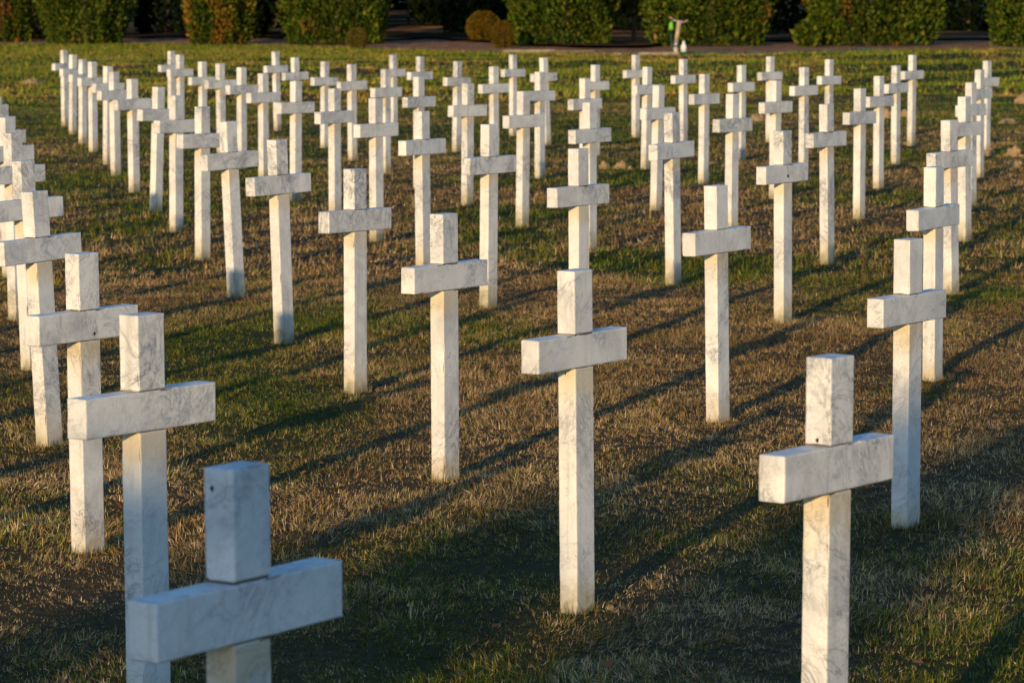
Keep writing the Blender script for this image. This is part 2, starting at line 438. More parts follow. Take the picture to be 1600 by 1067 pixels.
# ------------------------------------------------------------------ grass blades (one uncountable mass)
rng = np.random.default_rng(7)
def blade_field(n, y0, y1, half, margin, power, length, width, segs3, clump):
    """blades strewn over the strip y0..y1; returns vertices, faces, colours"""
    u = rng.random(int(n * 1.0))
    if abs(power) < 1e-6:
        y = y0 + (y1 - y0) * u
    else:   # density along y so that density per square metre falls with distance
        y = (y0 ** power + u * (y1 ** power - y0 ** power)) ** (1 / power)
    w = half * y + margin
    x = (rng.random(len(y)) * 2 - 1) * w
    # pull blades towards tuft centres
    if clump > 0:
        cs = clump
        xr, yr = x * 0.83 + y * 0.557, y * 0.83 - x * 0.557
        wx = xr + cs * 2.4 * (vnoise(xr / cs / 1.7, yr / cs / 1.7, 15) - .5); wy = yr + cs * 2.4 * (vnoise(xr / cs / 1.7, yr / cs / 1.7, 16) - .5)
        cx = np.floor(wx / cs); cy = np.floor(wy / cs)
        ddx = (cx + _hash(cx, cy, 5)) * cs - wx; ddy = (cy + _hash(cx, cy, 6)) * cs - wy
        tx = x + ddx * 0.83 - ddy * 0.557; ty = y + ddx * 0.557 + ddy * 0.83
        k = 0.62 * rng.random(len(x))
        x = x + (tx - x) * k; y = y + (ty - y) * k
        trand = _hash(cx, cy, 8)
    else:
        trand = rng.random(len(x))
    keep = y < edge_y(x) + 0.1
    keep &= ~((np.abs(x) > half * y + margin))
    x, y, trand = x[keep], y[keep], trand[keep]
    n = len(x)
    d = dryness(x, y)
    bare = fbm(x * 1.6, y * 1.3, 51, 3)
    # matted direction field plus scatter
    th = 6.28 * fbm(x * 2.6, y * 2.6, 61, 2) * 2 + rng.normal(0, 1.1, n)
    hgt = fbm(x * 2.3, y * 2.3, 71, 3)
    L = length * (0.45 + 1.1 * rng.random(n)) * np.clip(0.25 + 1.5 * hgt, 0.4, 1.6) * np.where(bare < 0.38, 0.65, 1.0)
    lean = np.clip(rng.normal(0.66, 0.38, n), 0.03, 1.35)
    isdry = rng.random(n) < (0.08 + 0.86 * d)
    lean = np.where(rng.random(n) < .4, np.clip(lean + .5, 0, 1.5), lean)
    lean = np.where(isdry, np.clip(lean + 0.22, 0, 1.5), lean)
    L = np.where(isdry, L * 0.95, L * 1.05)
    r = rng.random(n)[:, None]; r2 = rng.random(n)[:, None]
    cg = np.where(r < 0.40, GREEN, np.where(r < 0.72, DGREEN, OLIVE)) * (0.75 + 0.6 * r2)
    cd = np.where(r < 0.42, TAN, np.where(r < 0.62, STRAW, np.where(r < 0.90, BROWN, OLIVE))) * (0.7 + 0.55 * r2)
    tone = 0.62 + 0.76 * fbm(x * 1.9 + 7, y * 1.5, 81, 3)
    fm = (sstep(11.5, 15.5, y) * (1 - sstep(30, 45, y)))[:, None]      # the trodden middle of the field is russet
    fm = fm * .75
    cd = cd * (1 - fm) + fm * np.where(r < 0.30, TAN * .82, np.where(r < 0.38, STRAW * .8, np.where(r < 0.90, BROWN * 1.05, OLIVE * .8))) * (0.80 + 0.6 * r2)
    fy = sstep(24, 52, y)[:, None]
    cd = cd * (1 - fy) + fy * np.where(r < 0.65, FARDRY, OLIVE * 1.1) * (0.8 + 0.5 * r2)
    cg = cg * (1 + 0.35 * sstep(40, 60, y)[:, None])
    c = np.where(isdry[:, None], cd, cg) * ((0.70 + 0.6 * trand) * tone)[:, None]
    dx, dy = np.cos(th), np.sin(th)
    px, py = -dy, dx
    tw = rng.normal(0, 0.5, n); bend = np.abs(rng.normal(0, 0.13, n))
    w = width * (0.6 + 0.8 * rng.random(n))
    z0 = ground_z(x, y) - 0.004
    B = np.c_[x, y, z0]
    side = np.c_[px * np.cos(tw), py * np.cos(tw), np.sin(tw)] * w[:, None] * 0.5
    sl, cl = np.sin(lean * 0.85), np.cos(lean * 0.85)
    sl2, cl2 = np.sin(lean * 0.96 + bend), np.cos(lean * 0.96 + bend)
    mid = B + np.c_[dx * sl, dy * sl, cl] * (L * 0.55)[:, None]
    tip = mid + np.c_[dx * sl2, dy * sl2, cl2] * (L * 0.45)[:, None]
    i = np.arange(n)
    if segs3:
        V = np.stack([B - side, B + side, mid - side * 0.8, mid + side * 0.8, tip], 1).reshape(-1, 3)
        b = (i * 5)[:, None]
        F = np.concatenate([b + [0, 1, 3], b + [0, 3, 2], b + [2, 3, 4]], 1).reshape(-1, 3)
        C = np.repeat(c, 5, 0)
    else:
        tip = B + np.c_[dx * sl, dy * sl, cl] * L[:, None]
        V = np.stack([B - side, B + side, tip], 1).reshape(-1, 3)
        F = (i * 3)[:, None] + np.array([[0, 1, 2]])
        C = np.repeat(c, 3, 0)
    return V, F, C

fields = [blade_field(710000, 6.6, 20.5, 0.155, 0.6, 0.9, 0.0255, 0.0022, True, 0.075),
          blade_field(330000, 20, 56, 0.155, 0.9, 0.5, 0.045, 0.0065, False, 0.20),
          blade_field(230000, 55, 127, 0.155, 1.5, 0.9, 0.085, 0.024, False, 0.35)]
def join_fields(fs):
    V, F, C, o = [], [], [], 0
    for v, f, c in fs:
        V.append(v); F.append(f + o); C.append(c); o += len(v)
    return np.concatenate(V), np.concatenate(F), np.concatenate(C)
def base_tufts():
    g = np.random.default_rng(3)
    V, F, C, o = [], [], [], 0
    for r, k, x, y, h, lean in CROSSES:
        if y > 24: continue
        n = 130
        t = g.random(n) * 4; side = t.astype(int); u = (t - side) * 2 - 1
        lx = np.where(side % 2 == 0, u * 0.036, np.where(side == 1, 0.036, -0.036)) + g.normal(0, .006, n)
        ly = np.where(side % 2 == 1, u * 0.052, np.where(side == 0, 0.052, -0.052)) + g.normal(0, .006, n)
        ca, sa = math.cos(-0.6142), math.sin(-0.6142)
        px, py = x + lx * ca - ly * sa, y + lx * sa + ly * ca
        th = np.arctan2(ly, lx) - 0.6142 + g.normal(0, .9, n)
        L = g.uniform(.018, .055, n) * (0.7 + .5 * (g.random(n) > .6)); w = .0024
        lean_ = np.clip(g.normal(.45, .3, n), 0, 1.2)
        P = np.c_[px, py, ground_z(px, py) - .004]
        d = np.c_[np.cos(th) * np.sin(lean_), np.sin(th) * np.sin(lean_), np.cos(lean_)]
        s = np.c_[-np.sin(th), np.cos(th), np.zeros(n)] * w / 2
        c = np.where(g.random((n, 1)) < .5, np.where(g.random((n, 1)) < .6, TAN, STRAW), np.where(g.random((n, 1)) < .5, GREEN, OLIVE)) * g.uniform(.6, 1.2, (n, 1))
        V.append(np.stack([P - s, P + s, P + d * L[:, None]], 1).reshape(-1, 3))
        F.append((np.arange(n) * 3)[:, None] + np.array([[0, 1, 2]]) + o); o += n * 3
        C.append(np.repeat(c, 3, 0))
    return np.concatenate(V), np.concatenate(F), np.concatenate(C)
fields.append(base_tufts())
tag(link(bpy.data.objects.new('grass', tri_mesh('grass', *join_fields(fields), M_GRASS))), kind='stuff')
del fields
def fallen_leaves():
    g = np.random.default_rng(12)
    n = 170
    y = 7 + 30 * g.random(n) ** 1.2; x = (g.random(n) * 2 - 1) * (.155 * y + .8)
    z = ground_z(x, y) + g.uniform(.008, .026, n)
    a = g.random(n) * 6.283; s = g.uniform(.010, .022, n)
    V, F, C = [], [], []
    for i in range(n):
        ca, sa = math.cos(a[i]), math.sin(a[i]); t1, t2 = g.normal(0, .4, 2)
        loc = [(-1, 0), (-.3, -.5), (.5, -.42), (1.1, 0), (.5, .42), (-.3, .5), (0.1, 0)]
        for j, (u, v) in enumerate(loc):
            V.append((x[i] + (u * ca - v * sa) * s[i], y[i] + (u * sa + v * ca) * s[i], z[i] + (u * t1 + v * t2 + (.28 * abs(v)) ) * s[i]))
        o = i * 7
        F += [(o + 6, o + j, o + (j + 1) % 6) for j in range(6)]
        c = np.array([(.34, .13, .035), (.24, .10, .04), (.40, .22, .08), (.16, .08, .035)][g.integers(0, 4)]) * g.uniform(.7, 1.2)
        C += [c] * 7
    tag(link(bpy.data.objects.new('fallen_leaves', tri_mesh('fallen_leaves', np.array(V), np.array(F), np.array(C), M_GRASS))), kind='stuff')
fallen_leaves()

# ------------------------------------------------------------------ marble crosses
YAW = 0.6142                       # every cross looks along the grid of graves
POST_W, POST_T = 0.092, 0.060      # broad face, thickness
ARM = 0.446
Z_BAR0, Z_BAR1 = 0.728, 0.8215

def stone_block(name, sx, sy, z0, z1, seed, mat, step=0.028, chip=1.0):
    """a sawn block whose arrises are slightly worn and chipped"""
    rnd = random.Random(seed)
    nx, ny, nz = [max(2, int(round(s / step))) for s in (sx, sy, z1 - z0)]
    gx = [-sx / 2 + sx * i / nx for i in range(nx + 1)]
    gy = [-sy / 2 + sy * i / ny for i in range(ny + 1)]
    gz = [z0 + (z1 - z0) * i / nz for i in range(nz + 1)]
    # extra loops hugging the arrises
    e = 0.004
    gx = [gx[0], gx[0] + e] + gx[1:-1] + [gx[-1] - e, gx[-1]]
    gy = [gy[0], gy[0] + e] + gy[1:-1] + [gy[-1] - e, gy[-1]]
    gz = [gz[0], gz[0] + e] + gz[1:-1] + [gz[-1] - e, gz[-1]]
    NX, NY, NZ = len(gx) - 1, len(gy) - 1, len(gz) - 1
    bm = bmesh.new(); vs = {}
    def v(i, j, k):
        if (i, j, k) not in vs:
            p = Vector((gx[i], gy[j], gz[k]))
            ex = [(-1 if i == 0 else 1 if i == NX else 0), (-1 if j == 0 else 1 if j == NY else 0), (-1 if k == 0 else 1 if k == NZ else 0)]
            if sum(1 for a in ex if a) >= 2:
                am = 0.0009 + 0.0006 * rnd.random()
                nn = mnoise.noise(p * 23 + Vector((seed * 3.7, 0, 0)))
                if nn > 0.32: am += 0.010 * (nn - 0.32) * chip * 3
                p = p - Vector(ex) * am
            vs[(i, j, k)] = bm.verts.new(p)
        return vs[(i, j, k)]
    for i in range(NX):
        for k in range(NZ):
            bm.faces.new((v(i, 0, k), v(i + 1, 0, k), v(i + 1, 0, k + 1), v(i, 0, k + 1)))
            bm.faces.new((v(i, NY, k), v(i, NY, k + 1), v(i + 1, NY, k + 1), v(i + 1, NY, k)))
    for j in range(NY):
        for k in range(NZ):
            bm.faces.new((v(0, j, k), v(0, j, k + 1), v(0, j + 1, k + 1), v(0, j + 1, k)))
            bm.faces.new((v(NX, j, k), v(NX, j + 1, k), v(NX, j + 1, k + 1), v(NX, j, k + 1)))
    for i in range(NX):
        for j in range(NY):
            bm.faces.new((v(i, j, 0), v(i, j + 1, 0), v(i + 1, j + 1, 0), v(i + 1, j, 0)))
            bm.faces.new((v(i, j, NZ), v(i + 1, j, NZ), v(i + 1, j + 1, NZ), v(i, j + 1, NZ)))
    return mesh_from_bm(name, bm, mat)

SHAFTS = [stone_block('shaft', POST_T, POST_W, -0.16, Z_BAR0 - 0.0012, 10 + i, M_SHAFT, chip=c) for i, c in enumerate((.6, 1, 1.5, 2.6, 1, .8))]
BARS = [stone_block('crossbar', POST_T, ARM, Z_BAR0, Z_BAR1, 30 + i, M_BLOCK, chip=c) for i, c in enumerate((1, 1.4, 3.2, .8, 2, 1.2))]
HEADS = [stone_block('head_block', POST_T, POST_W, Z_BAR1 + 0.0014, 1.0, 50 + i, M_BLOCK, chip=c) for i, c in enumerate((1, .8, 2.8, 1.4, 1, 2))]
def mortar_mesh(z):
    bm = bmesh.new()
    bmesh.ops.create_cube(bm, size=1)
    for w in bm.verts: w.co = Vector((w.co.x * (POST_T - 0.006), w.co.y * (POST_W - 0.006), z + w.co.z * 0.006))
    return mesh_from_bm('mortar_joint', bm, M_MORTAR)
MORTAR = [mortar_mesh(Z_BAR0 - 0.0006), mortar_mesh(Z_BAR1 + 0.0007)]
def hole_mesh(r):
    bm = bmesh.new()
    rnd = random.Random(int(r * 1e5))
    ring = [bm.verts.new((0.0006, math.cos(a) * r * rnd.uniform(.7, 1.2), math.sin(a) * r * rnd.uniform(.8, 1.5))) for a in [i * 6.283 / 9 for i in range(9)]]
    back = bm.verts.new((-0.002, 0, 0))
    bm.faces.new(ring)
    for i in range(9): bm.faces.new((ring[i], back, ring[(i + 1) % 9]))
    return mesh_from_bm('hole', bm, M_HOLE)

ORD = ['', 'first', 'second', 'third', 'fourth', 'fifth', 'sixth', 'seventh', 'eighth', 'ninth', 'tenth', 'eleventh', 'twelfth',
       'thirteenth', 'fourteenth', 'fifteenth', 'sixteenth', 'seventeenth']
LASTK = {-1: 16, 0: 15, 1: 13, 2: 11, 3: 9, 4: 7, 5: 5, 6: 3, 7: 1}
SPECIAL = {
    (-1, 16): 'largest marble cross, bluish in full shade at lower left with a cracked joint',
    (-1, 15): 'white marble cross directly behind the big shaded cross at lower left',
    (-1, 14): 'white marble cross with a small dark hole in its crossbar, at left',
    (0, 15): 'large sunlit marble cross at lower right, its foot below the frame',
    (0, 14): 'sunlit marble cross in the centre foreground, grey veined on its lower shaft',
    (0, 13): 'upright sunlit marble cross just left of the centre foreground cross',
    (0, 10): 'white marble cross leaning left at the top, left of centre, foot drifting right',
    (1, 13): 'white marble cross at right with the lower half of its shaft in blue shade',
    (1, 12): 'sunlit marble cross midway between the centre foreground and right half-shaded crosses',
    (2, 10): 'white marble cross with a dark spot on its crossbar, right of centre',
    (2, 11): 'white marble cross peeping out right behind the half-shaded cross at right',
}
def cross_label(r, k):
    if (r, k) in SPECIAL: return SPECIAL[(r, k)]
    n = LASTK[r] - k
    if k == 0:
        return f'small white cross in the rearmost line of the field, {ORD[r + 1]} from its left'
    if r == -1:
        return f'white marble cross at the left edge, {ORD[n]} behind the big shaded lower left cross'
    if r == 0:
        return f'white marble cross, {ORD[n]} behind the large lower right cross in its diagonal row'
    if r == 1:
        return f'white marble cross, {ORD[n]} behind the half-shaded right cross in its diagonal row'
    if n == 0:
        return f'white marble cross on the right edge line, {ORD[r - 1]} behind the half-shaded cross'
    return f'white marble cross, {ORD[n + 1]} from the right edge in the {ORD[r + 2]} diagonal row from left'

GROUP = 'white marble crosses on the lawn'
srnd = random.Random(4)
LEANS = {(0, 15): 0.008, (-1, 16): -0.004, (-1, 15): -0.005, (1, 11): -0.004, (-1, 11): -0.012, (-1, 10): -0.01}
YAWS = {(0, 15): 0.0, (-1, 16): -0.01, (1, 13): -0.02, (0, 14): 0.0}
def make_cross(x, y, h, lean, label, group, near, key=None):
    zg = float(plane_z(x, y))
    root = empty('marble_cross', (0, 0, 0))
    a = lean / max(h, .5) if lean else srnd.gauss(0, 0.006)
    if key in LEANS: a = LEANS[key]
    yaw = YAW + YAWS.get(key, srnd.gauss(0, 0.025))
    root.matrix_world = Matrix.Translation((x, y, zg + h - 1.0)) @ Matrix.Rotation(srnd.gauss(0, 0.006), 4, 'X') @ Matrix.Rotation(a, 4, 'Y') @ Matrix.Rotation(-yaw + math.pi / 2 + math.pi / 2, 4, 'Z')
    tag(root, label, 'cross', group)
    part('shaft', srnd.choice(SHAFTS), root)
    b = part('crossbar', srnd.choice(BARS), root, (srnd.uniform(-.0012, .0012), srnd.gauss(0, 0.003), 0))
    b.rotation_euler = (srnd.gauss(0, 0.004), 0, 0)
    b.rotation_euler = (0, 0, 0)
    if key == (-1, 16): b.scale.y = 1.035
    hd = part('head_block', srnd.choice(HEADS), root, (srnd.uniform(-.0012, .0012), srnd.uniform(-.002, .002), 0.002 if key == (-1, 16) else 0))
    hd.rotation_euler = (0, 0, srnd.gauss(0, 0.008))
    if near:
        part('mortar_joint', MORTAR[0], root)
        part('mortar_joint', MORTAR[1], root)
    return root, b, hd
BUILT = {}
for r, k, x, y, h, lean in CROSSES:
    BUILT[(r, k)] = make_cross(x, y, h, lean, cross_label(r, k), GROUP, y < 22, (r, k))
for x, y in OFF:
    if y > 6: make_cross(x, y, 1.0, 0, 'white marble cross standing in the rows beyond the left edge of the picture', 'white marble crosses beyond the left edge', False)

def hole_on(key, which, r, y, z, end=False):
    """a dark drilled or broken hole on the broad face (or the sunlit end face) of a cross"""
    o = BUILT[key][which]
    h = part('hole', hole_mesh(r), o if which else o)
    if end:
        h.rotation_euler = (0, 0, math.pi / 2); h.location = (y, (POST_W if which != 1 else ARM) / 2, z)
    else:
        h.rotation_euler = (0, 0, math.pi); h.location = (-POST_T / 2, y, z)

# ------------------------------------------------------------------ conifers
def sprays(n, prof, H, size, seed, cols, zlo=0.0, fold=0.16, dry=None, shell=0.72, up=0.75):
    """leaf sprays filling a crown: prof(t) gives the radius at height fraction t"""
    g = np.random.default_rng(seed)
    t = g.random(n * 2)
    z = zlo + t * (H - zlo)
    rad = prof(t)
    keep = g.random(n * 2) < rad / rad.max()
    t, z, rad = t[keep][:n], z[keep][:n], rad[keep][:n]
    n = len(t)
    th = g.random(n) * 2 * np.pi
    # folds: vertical lobes and hollows
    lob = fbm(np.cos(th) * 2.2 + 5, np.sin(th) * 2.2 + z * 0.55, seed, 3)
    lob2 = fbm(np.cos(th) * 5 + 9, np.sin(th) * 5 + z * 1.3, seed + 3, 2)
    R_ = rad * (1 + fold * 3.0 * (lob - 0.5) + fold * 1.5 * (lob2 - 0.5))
    q = shell + (1 - shell) * np.sqrt(g.random(n))
    q = np.where(g.random(n) < 0.25, np.sqrt(g.random(n)), q)
    x, y = np.cos(th) * R_ * q, np.sin(th) * R_ * q
    P = np.c_[x, y, z]
    out = np.c_[np.cos(th), np.sin(th), np.zeros(n)]
    d = out * g.uniform(0.1, 0.8, (n, 1)) + np.c_[np.zeros((n, 2)), np.full(n, up)] + g.normal(0, 0.3, (n, 3))
    d /= np.linalg.norm(d, axis=1)[:, None]
    s = np.cross(d, g.normal(0, 1, (n, 3))); s /= np.linalg.norm(s, axis=1)[:, None]
    size = size * 0.74
    L = size * g.uniform(0.6, 1.5, n); W = L * g.uniform(0.22, 0.42, n)
    tip = P + d * L[:, None]
    m1 = P + d * (L * 0.45)[:, None] - s * W[:, None]
    m2 = P + d * (L * 0.45)[:, None] + s * W[:, None]
    V = np.stack([P, m1, tip, m2], 1).reshape(-1, 3)
    b = (np.arange(n) * 4)[:, None]
    F = np.concatenate([b + [0, 1, 2], b + [0, 2, 3]], 1).reshape(-1, 3)
    pick = g.integers(0, len(cols), n)
    c = np.array(cols)[pick] * g.uniform(0.6, 1.4, (n, 1)) * np.clip(0.25 + 0.75 * lob + 0.75 * lob2, .35, 1.8)[:, None]  # lobes lighter, hollows darker: shade painted into the spray colour
    if dry is not None:
        dc, amt, sc = dry
        m = fbm(np.cos(th) * sc + 3, np.sin(th) * sc + z * sc * 0.45, seed + 9, 2)
        w = sstep(1 - amt - 0.12, 1 - amt + 0.02, m)[:, None] * (g.random((n, 1)) < 0.8)
        c = c * (1 - w) + np.array(dc) * g.uniform(0.6, 1.3, (n, 1)) * w
    return V, F, np.repeat(c, 4, 0)

def trunk_mesh(h, r0, seed, mat, limbs=6, limb_len=0.6, lo=0.3):
    rnd = random.Random(seed)
    bm = bmesh.new()
    def tube(pts, radii, sides=8):
        rings = []
        for i, (p, r) in enumerate(zip(pts, radii)):
            d = (pts[min(i + 1, len(pts) - 1)] - pts[max(i - 1, 0)]).normalized()
            a = d.orthogonal().normalized(); b = d.cross(a)
            rings.append([bm.verts.new(p + (a * math.cos(q) + b * math.sin(q)) * r * rnd.uniform(.88, 1.12)) for q in [j * 6.2832 / sides for j in range(sides)]])
        for A, B in zip(rings, rings[1:]):
            for j in range(sides): bm.faces.new((A[j], A[(j + 1) % sides], B[(j + 1) % sides], B[j]))
        bm.faces.new(rings[-1])
    n = 8
    pts = [Vector((rnd.gauss(0, r0 * .25), rnd.gauss(0, r0 * .25), -0.15 + (h + .15) * i / n)) for i in range(n + 1)]
    tube(pts, [r0 * (1.25 if i == 0 else 1) * (1 - .85 * i / n) for i in range(n + 1)])
    for i in range(limbs):
        z = h * (lo + (0.9 - lo) * (i + rnd.random()) / limbs); a = rnd.random() * 6.283
        d = Vector((math.cos(a), math.sin(a), rnd.uniform(.3, 1.0)))
        base = Vector((0, 0, z)); L = limb_len * rnd.uniform(.7, 1.2) * (1 - .6 * z / h)
        tube([base, base + d * L * .5, base + d * L + Vector((0, 0, L * .2))], [r0 * .3, r0 * .2, r0 * .06], 5)
    return mesh_from_bm('trunk', bm, mat)

TH = [(0.036, 0.066, 0.006), (0.062, 0.088, 0.007), (0.020, 0.038, 0.005), (0.095, 0.098, 0.009)]
SHADE_DARKG = [(0.006, 0.010, 0.003), (0.009, 0.014, 0.004), (0.005, 0.008, 0.003)]  # darker than real foliage: the wood's shade is put into these greens
ORANGE = (0.30, 0.135, 0.018)
RUST = (0.17, 0.07, 0.014)

def conifer(name, x, y, w, H, label, group, seed, n=7000, size=0.17, cols=TH, dry=None, zlo=0.02, kind='hedge', bark=M_BARK, zoff=0.0, cat='tree', fold=0.25, up=.75):
    root = empty(name, (x, y, float(ground_z(x, y)) + zoff))
    tag(root, label, cat, group)
    if kind == 'hedge':      # broad, bushy down to the ground
        prof = lambda t: w / 2 * (0.80 + 0.20 * np.sin(np.clip(t / 0.4, 0, 1) * np.pi / 2)) * np.sqrt(np.clip(1 - (np.clip(t - 0.55, 0, 1) / 0.47) ** 2, 0.01, 1))
    elif kind == 'cone':
        prof = lambda t: w / 2 * (1.04 - t) * (0.75 + 0.25 * np.minimum(1, t * 8))
    elif kind == 'column':
        prof = lambda t: w / 2 * (0.85 + 0.15 * np.minimum(1, t * 4)) * np.sqrt(np.clip(1 - (np.clip(t - 0.75, 0, 1) / 0.27) ** 2, 0.02, 1))
    else:                    # clipped ball
        prof = lambda t: w / 2 * np.sqrt(np.clip(1 - ((t - 0.45) / 0.57) ** 2, 0.02, 1))
    n = int(n * 1.7) if kind != 'cone' else n
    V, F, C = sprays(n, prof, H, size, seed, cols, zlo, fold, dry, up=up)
    part('crown', tri_mesh('crown', V, F, C, M_DARKLEAF if cols is SHADE_DARKG else M_LEAF), root)
    part('trunk', trunk_mesh(H * 0.9, 0.035 * w + 0.02 if kind != 'ball' else 0.03, seed, bark, 7, w * .4, .15), root)
    return root

HG = 'broad thujas along the far edge of the lawn'
conifer('thuja', -19.9, 131.6, 2.6, 5.2, 'dark green thuja cut off by the left edge, beyond the lawn', HG, 1, 7000, dry=(RUST, .14, 1.2))
conifer('thuja', -16.0, 125.6, 3.5, 5.6, 'broad green thuja beyond the left rows, between two black gaps', HG, 2, 11000, dry=((.13, .11, .02), .22, 1.5))
conifer('thuja', -10.6, 120.2, 2.5, 5.0, 'narrow thuja with orange scorched sprays, second broad bush from left', HG, 3, 8000, dry=(ORANGE, .42, 1.7))
conifer('thuja', -6.05, 116.8, 3.85, 5.6, 'broad thuja with the small round shrub at its right foot', HG, 4, 12000, dry=((.20, .10, .02), .16, 1.8))
conifer('thuja', -1.55, 130.4, 2.6, 5.6, 'shaded dark thuja behind the two golden round shrubs', HG, 5, 7000, cols=SHADE_DARKG + [(.03, .05, .01)])
conifer('thuja', 1.75, 110.6, 3.6, 5.6, 'broad thuja right of the golden round shrubs, centre of the far edge', HG, 6, 12000, dry=(RUST, .14, 1.3))
conifer('thuja', 4.15, 113.2, 1.9, 5.4, 'thuja with a bare dark foot, left of the standpipe', HG, 7, 5000, zlo=1.0)
conifer('thuja', 6.45, 108.2, 4.1, 5.6, 'broad thuja right behind the standpipe', HG, 8, 12500, dry=((.20, .09, .02), .16, 2.0))
conifer('thuja', 11.35, 106.0, 3.95, 5.6, 'broad thuja with rusty sprays, second from the right edge of the picture', HG, 9, 12000, dry=(RUST, .20, 2.2))
conifer('thuja', 16.3, 103.2, 3.4, 5.6, 'green thuja cut off by the right edge of the picture', HG, 10, 10000)
conifer('juniper_shrub', 9.3, 105.0, 0.62, 0.72, 'low feathery juniper at the left foot of the rusty thuja', None, 11, 420, .26, kind='hedge', cat='shrub', up=.6, fold=.5)
GOLD = [(0.110, 0.070, 0.007), (0.085, 0.062, 0.007), (0.135, 0.075, 0.007)]
BG = 'clipped round golden shrubs'
conifer('round_shrub', -1.0, 121.0, 1.18, 1.06, 'largest golden clipped round shrub, at the gap in the far hedge', BG, 12, 5000, .09, GOLD, kind='ball', zoff=.05, cat='shrub', fold=.17)
conifer('round_shrub', -0.28, 107.6, 0.70, 0.88, 'egg shaped golden shrub in front of the largest round one', BG, 13, 3500, .05, GOLD, kind='ball', cat='shrub', fold=.17)
conifer('round_shrub', -5.05, 110.0, 0.74, 0.68, 'smallest olive round shrub at the foot of the broad thuja', BG, 14, 3000, .05, [(.12, .085, .012), (.09, .08, .012)], kind='ball', cat='shrub', fold=.05)

# dark wood behind the hedge: each tree its own
DG = 'dark conifers of the wood behind the hedge'
drnd = random.Random(9)
xsd = [-31, -28.2, -25.4, -22.7, -20, -17.4, -14.6, -11.9, -9.3, 0.6, 3.1, 5.7, 8.3, 10.9, 13.4, 16.1, 18.8, 21.6, 24.5]
for i, xx in enumerate(xsd):
    conifer('dark_conifer', xx + drnd.uniform(-.5, .5), 139 + drnd.uniform(-3, 4), 3.4, 8.5 + drnd.uniform(-1, 1.2),
            'tall dark conifer in the unlit wood behind the far hedge', DG, 100 + i, 3800, .34, SHADE_DARKG, kind='cone')
for xx, yy in ((-7.4, 129.0), (-10.6, 130.0), (-2.6, 135.5)):  # those hidden behind the thujas are added to shade the bank
    conifer('dark_conifer', xx, yy, 3.0, 8.0, 'tall dark conifer in the unlit wood behind the far hedge', DG, int(160 + yy), 4200, .30, SHADE_DARKG, kind='cone')
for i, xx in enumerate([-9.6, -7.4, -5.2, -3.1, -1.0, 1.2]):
    conifer('dark_conifer', xx, 151 + drnd.uniform(-2, 2), 3.4, 9.5, 'tall dark conifer closing the view up the bank behind the gap', 'dark conifers at the top of the bank', 140 + i, 4200, .36, SHADE_DARKG, kind='cone', zoff=-.1)

# a red barked pine whose trunk shows between two thujas
def pine():
    x, y = 4.92, 112.3
    root = empty('pine_tree', (x, y, float(ground_z(x, y))))
    tag(root, 'pine with reddish sunlit trunk showing between the thujas left of the standpipe', 'tree')
    part('trunk', trunk_mesh(9.0, 0.13, 77, M_REDBARK, 9, 2.4, .6), root)
    V, F, C = sprays(4000, lambda t: 2.0 * np.sin(np.clip(t, .02, .98) * np.pi) ** .6, 10.0, .35, 78, TH, 5.6, .3)
    part('crown', tri_mesh('crown', V, F, C, M_LEAF), root)
pine()

# the young trees behind the photographer whose shade lies over the foreground
SA = Vector((math.cos(SUN_PHI), -math.sin(SUN_PHI), 0)); QA = Vector((math.sin(SUN_PHI), math.cos(SUN_PHI), 0))
TE = math.tan(SUN_EL)
for i, (s, w, qe) in enumerate([(-6.2, 1.0, 9.5), (-5.35, 0.9, 8.9), (-4.55, 0.75, 9.0), (-3.9, 0.5, 10.2), (-3.3, 0.5, 11.7), (-2.98, 0.4, 11.4), (-2.35, 0.5, 12.2), (-2.07, 0.6, 13.8), (-0.7, 0.7, 13.0), (0.4, 1.3, 15.0)]):
    p = SA * s + QA * -20
    conifer('columnar_thuja', p.x, p.y, w, TE * (qe + 20) - .10, 'young columnar thuja behind the photographer, shading the foreground turf',
            'young thujas behind the photographer', 200 + i, 5200, .13, TH, kind='column', fold=.12)

